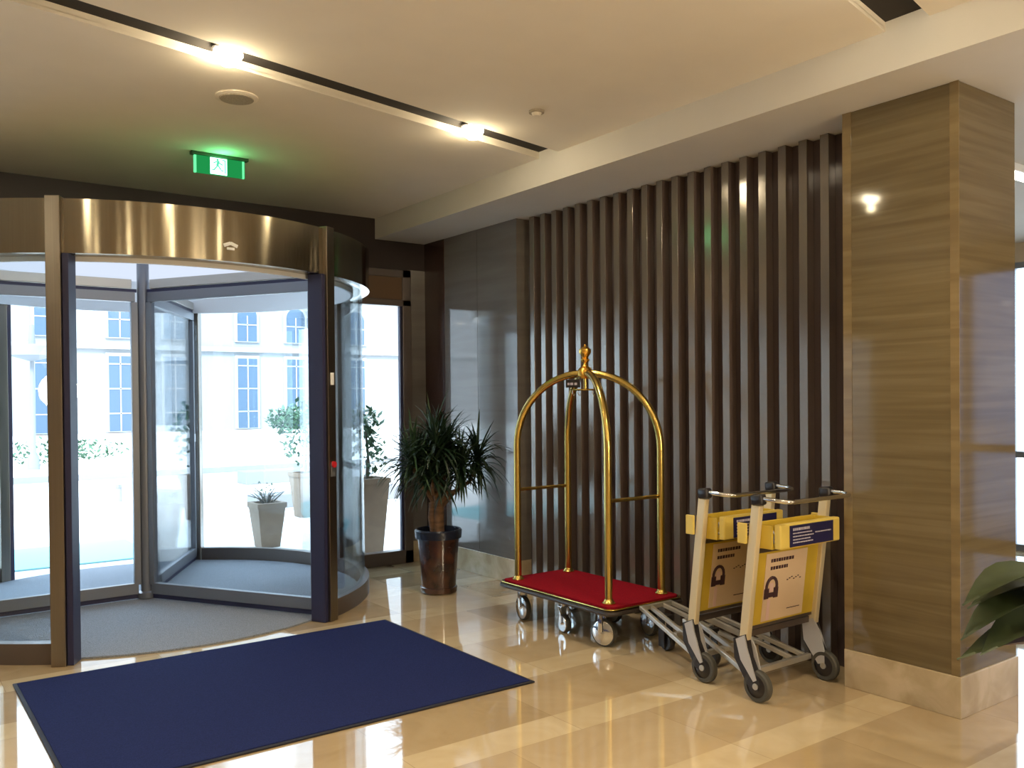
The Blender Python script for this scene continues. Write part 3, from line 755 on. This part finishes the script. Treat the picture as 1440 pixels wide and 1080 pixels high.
def leafball(bm, c, r, n, s):
    for _ in range(n):
        while True:
            v = Vector((random.uniform(-1, 1), random.uniform(-1, 1), random.uniform(-1, 1)))
            if .25 < v.length < 1: break
        p = Vector(c) + Vector((v.x * r[0], v.y * r[1], v.z * r[2]))
        d = Vector((random.uniform(-1, 1), random.uniform(-1, 1), random.uniform(-.6, 1))).normalized(); u, w = frame_of(d)
        a = random.uniform(.6, 1.2) * s
        q = [bm.verts.new(p), bm.verts.new(p + d * a * .5 + u * a * .3), bm.verts.new(p + d * a), bm.verts.new(p + d * a * .5 - u * a * .3)]
        bm.faces.new(q)
def planter(name, loc, wt, h, label, cat, grp=None):
    t = thing(name, label, cat, loc, 0, grp)
    b = NB()
    vs = []
    for w, z in ((wt * .68 / 2, .0), (wt / 2, h - .05), (wt / 2 + .012, h - .05), (wt / 2 + .012, h), (wt / 2 - .03, h), (wt / 2 - .035, h - .06)):
        vs.append([b.verts.new((sx * w, sy * w, z)) for sx, sy in ((1, 1), (-1, 1), (-1, -1), (1, -1))])
    for A, B_ in zip(vs, vs[1:]):
        for k in range(4): b.faces.new((A[k], A[(k + 1) % 4], B_[(k + 1) % 4], B_[k]))
    b.faces.new(vs[0][::-1]); obj('planter', b, 'tan', t)
    b = NB(); bx(b, -wt / 2 + .036, wt / 2 - .036, -wt / 2 + .036, wt / 2 - .036, h - .075, h - .062); obj('soil', b, 'soil', t); return t
t = planter('potted_shrub', (3.47, 9.25, -.02), .30, .48, 'low tan planter with bare twigs outside, right of the revolving door', 'potted plant')
b = NB()
for k in range(26):
    a = random.uniform(0, 2 * PI); q = random.uniform(.05, .2)
    p0 = Vector((0, 0, .40)); p1 = p0 + Vector((math.cos(a) * q * .5, math.sin(a) * q * .5, random.uniform(.08, .18))); p2 = p1 + Vector((math.cos(a) * q * .7, math.sin(a) * q * .7, random.uniform(.0, .12)))
    tube(b, [p0, p1, p2], [.006, .005, .003], 5)
obj('twigs', b, 'twig', t)
b = NB(); leafball(b, (0, 0, .60), (.2, .2, .12), 60, .04); obj('foliage', b, 'leaf_out', t)
t = planter('potted_tree', (4.09, 8.12, -.02), .34, .78, 'leafy shrub in a tall tan planter just outside the narrow window', 'potted plant')
b = NB(); tube(b, [(0, 0, .70), (.02, 0, 1.0), (0, .02, 1.3)], [.02, .016, .01], 8); obj('stem', b, 'twig', t, True)
b = NB(); leafball(b, (-.02, 0, 1.30), (.15, .18, .24), 260, .09); leafball(b, (.02, 0, 1.0), (.2, .18, .22), 160, .085); obj('foliage', b, 'leaf_out', t)
t = planter('potted_tree', (4.78, 11.3, -.02), .34, .60, 'leafy shrub in a planter further out, seen behind the right door post', 'potted plant')
b = NB(); tube(b, [(0, 0, .55), (.02, 0, 1.0), (0, .02, 1.4)], [.02, .016, .01], 8); obj('stem', b, 'twig', t, True)
b = NB(); leafball(b, (0, 0, 1.15), (.36, .3, .5), 420, .10); obj('foliage', b, 'leaf_out', t)

def bush(loc, r, n, s, label):
    t = thing('round_bush', label, 'bush', loc)
    b = NB(); tube(b, [(0, 0, 0), (0, 0, r[2])], .06, 8); obj('stem', b, 'trunk', t)
    b = NB(); leafball(b, (0, 0, r[2] * 1.05), r, n, s); obj('foliage', b, 'leaf_out', t)
bush((16.6, 41, -.02), (1.15, 1.0, .62), 900, .25, 'round clipped bush far off before the cream building')
bush((3.9, 24.8, -.02), (1.7, .8, .32), 700, .14, 'low wide bush near the street lamp outside')
t = thing('street_lamp', 'tall street lamp outside, seen left of the left door post', 'street lamp', (3.15, 23.4, -.02))
b = NB(); lathe(b, [(0, 0), (.14, 0), (.12, .3), (.06, .4), (.045, 2.7), (0, 2.7)], n=16); obj('pole', b, 'kerb', t, True)
b = NB(); lathe(b, [(.05, 2.55), (.5, 2.68), (.42, 2.9), (.08, 2.96), (.05, 3.4), (0, 3.45)], n=24); obj('lamp_head', b, 'kerb', t, True)
b = NB(); bx(b, -1.2, 1.6, -.2, .2, 0, .20, .01); tag(obj('stone_ledge', b, 'kerb', None, False, (5.7, 12.6, -.02)), 'low grey stone ledge on the forecourt behind the planter', 'ledge')
b = NB(); bx(b, -1.3, 1.3, -.25, .25, 0, .24, .01); tag(obj('stone_ledge', b, 'kerb', None, False, (7.0, 16.5, -.02)), 'second grey stone ledge, further out on the forecourt', 'ledge')
t = thing('bollard', 'short dark bollard on the forecourt, seen through the left pane', 'bollard', (3.19, 14.9, -.02))
b = NB(); lathe(b, [(0, 0), (.05, 0), (.045, .22), (0, .22)], n=16); obj('post', b, 'kerb', t, True)
b = NB(); lathe(b, [(.0, .22), (.055, .22), (.05, .27), (0, .29)], n=16); obj('cap', b, 'steel', t, True)
b = NB(); bx(b, -8, 10, -.1, .1, 0, .12); tag(obj('kerb', b, 'kerb', None, False, (2, 19.5, -.02)), 'long pale kerb across the forecourt', 'kerb')

# ---------------------------------------------------------------- world, sun
W = bpy.data.worlds.new('World'); bpy.context.scene.world = W; W.use_nodes = True
bg = W.node_tree.nodes['Background']
bg.inputs[0].default_value = (.70, .86, 1.0, 1); bg.inputs[1].default_value = 4.8
s = bpy.data.lights.new('sun', 'SUN'); s.energy = 7.0; s.angle = R(12); s.color = (1, .98, .94)
so = bpy.data.objects.new('sun', s); C.objects.link(so); so.rotation_euler = (R(52), 0, R(-35))

# ---------------------------------------------------------------- camera
f, yaw, pit, rol, sy = 1243.55, .6304, -.0112, -.0091, 34.385
F = Vector((math.sin(yaw) * math.cos(pit), math.cos(yaw) * math.cos(pit), math.sin(pit)))
R0 = Vector((math.cos(yaw), -math.sin(yaw), 0)); U0 = R0.cross(F)
Rr = R0 * math.cos(rol) + U0 * math.sin(rol); Uu = -R0 * math.sin(rol) + U0 * math.cos(rol)
cd = bpy.data.cameras.new('camera'); cam = bpy.data.objects.new('camera', cd); C.objects.link(cam)
cd.sensor_width = 36; cd.lens = f / 1440 * 36; cd.shift_y = sy / 1440; cd.clip_start = .05; cd.clip_end = 300
mw = Matrix((Rr, Uu, -F)).transposed().to_4x4(); mw.translation = (0, 0, 1.55)
cam.matrix_world = mw
sc = bpy.context.scene; sc.camera = cam
vs = sc.view_settings
sc.display_settings.display_device = 'sRGB'
vs.view_transform = 'Standard'; vs.look = 'None'; vs.gamma = 1; vs.exposure = .25; vs.use_curve_mapping = False
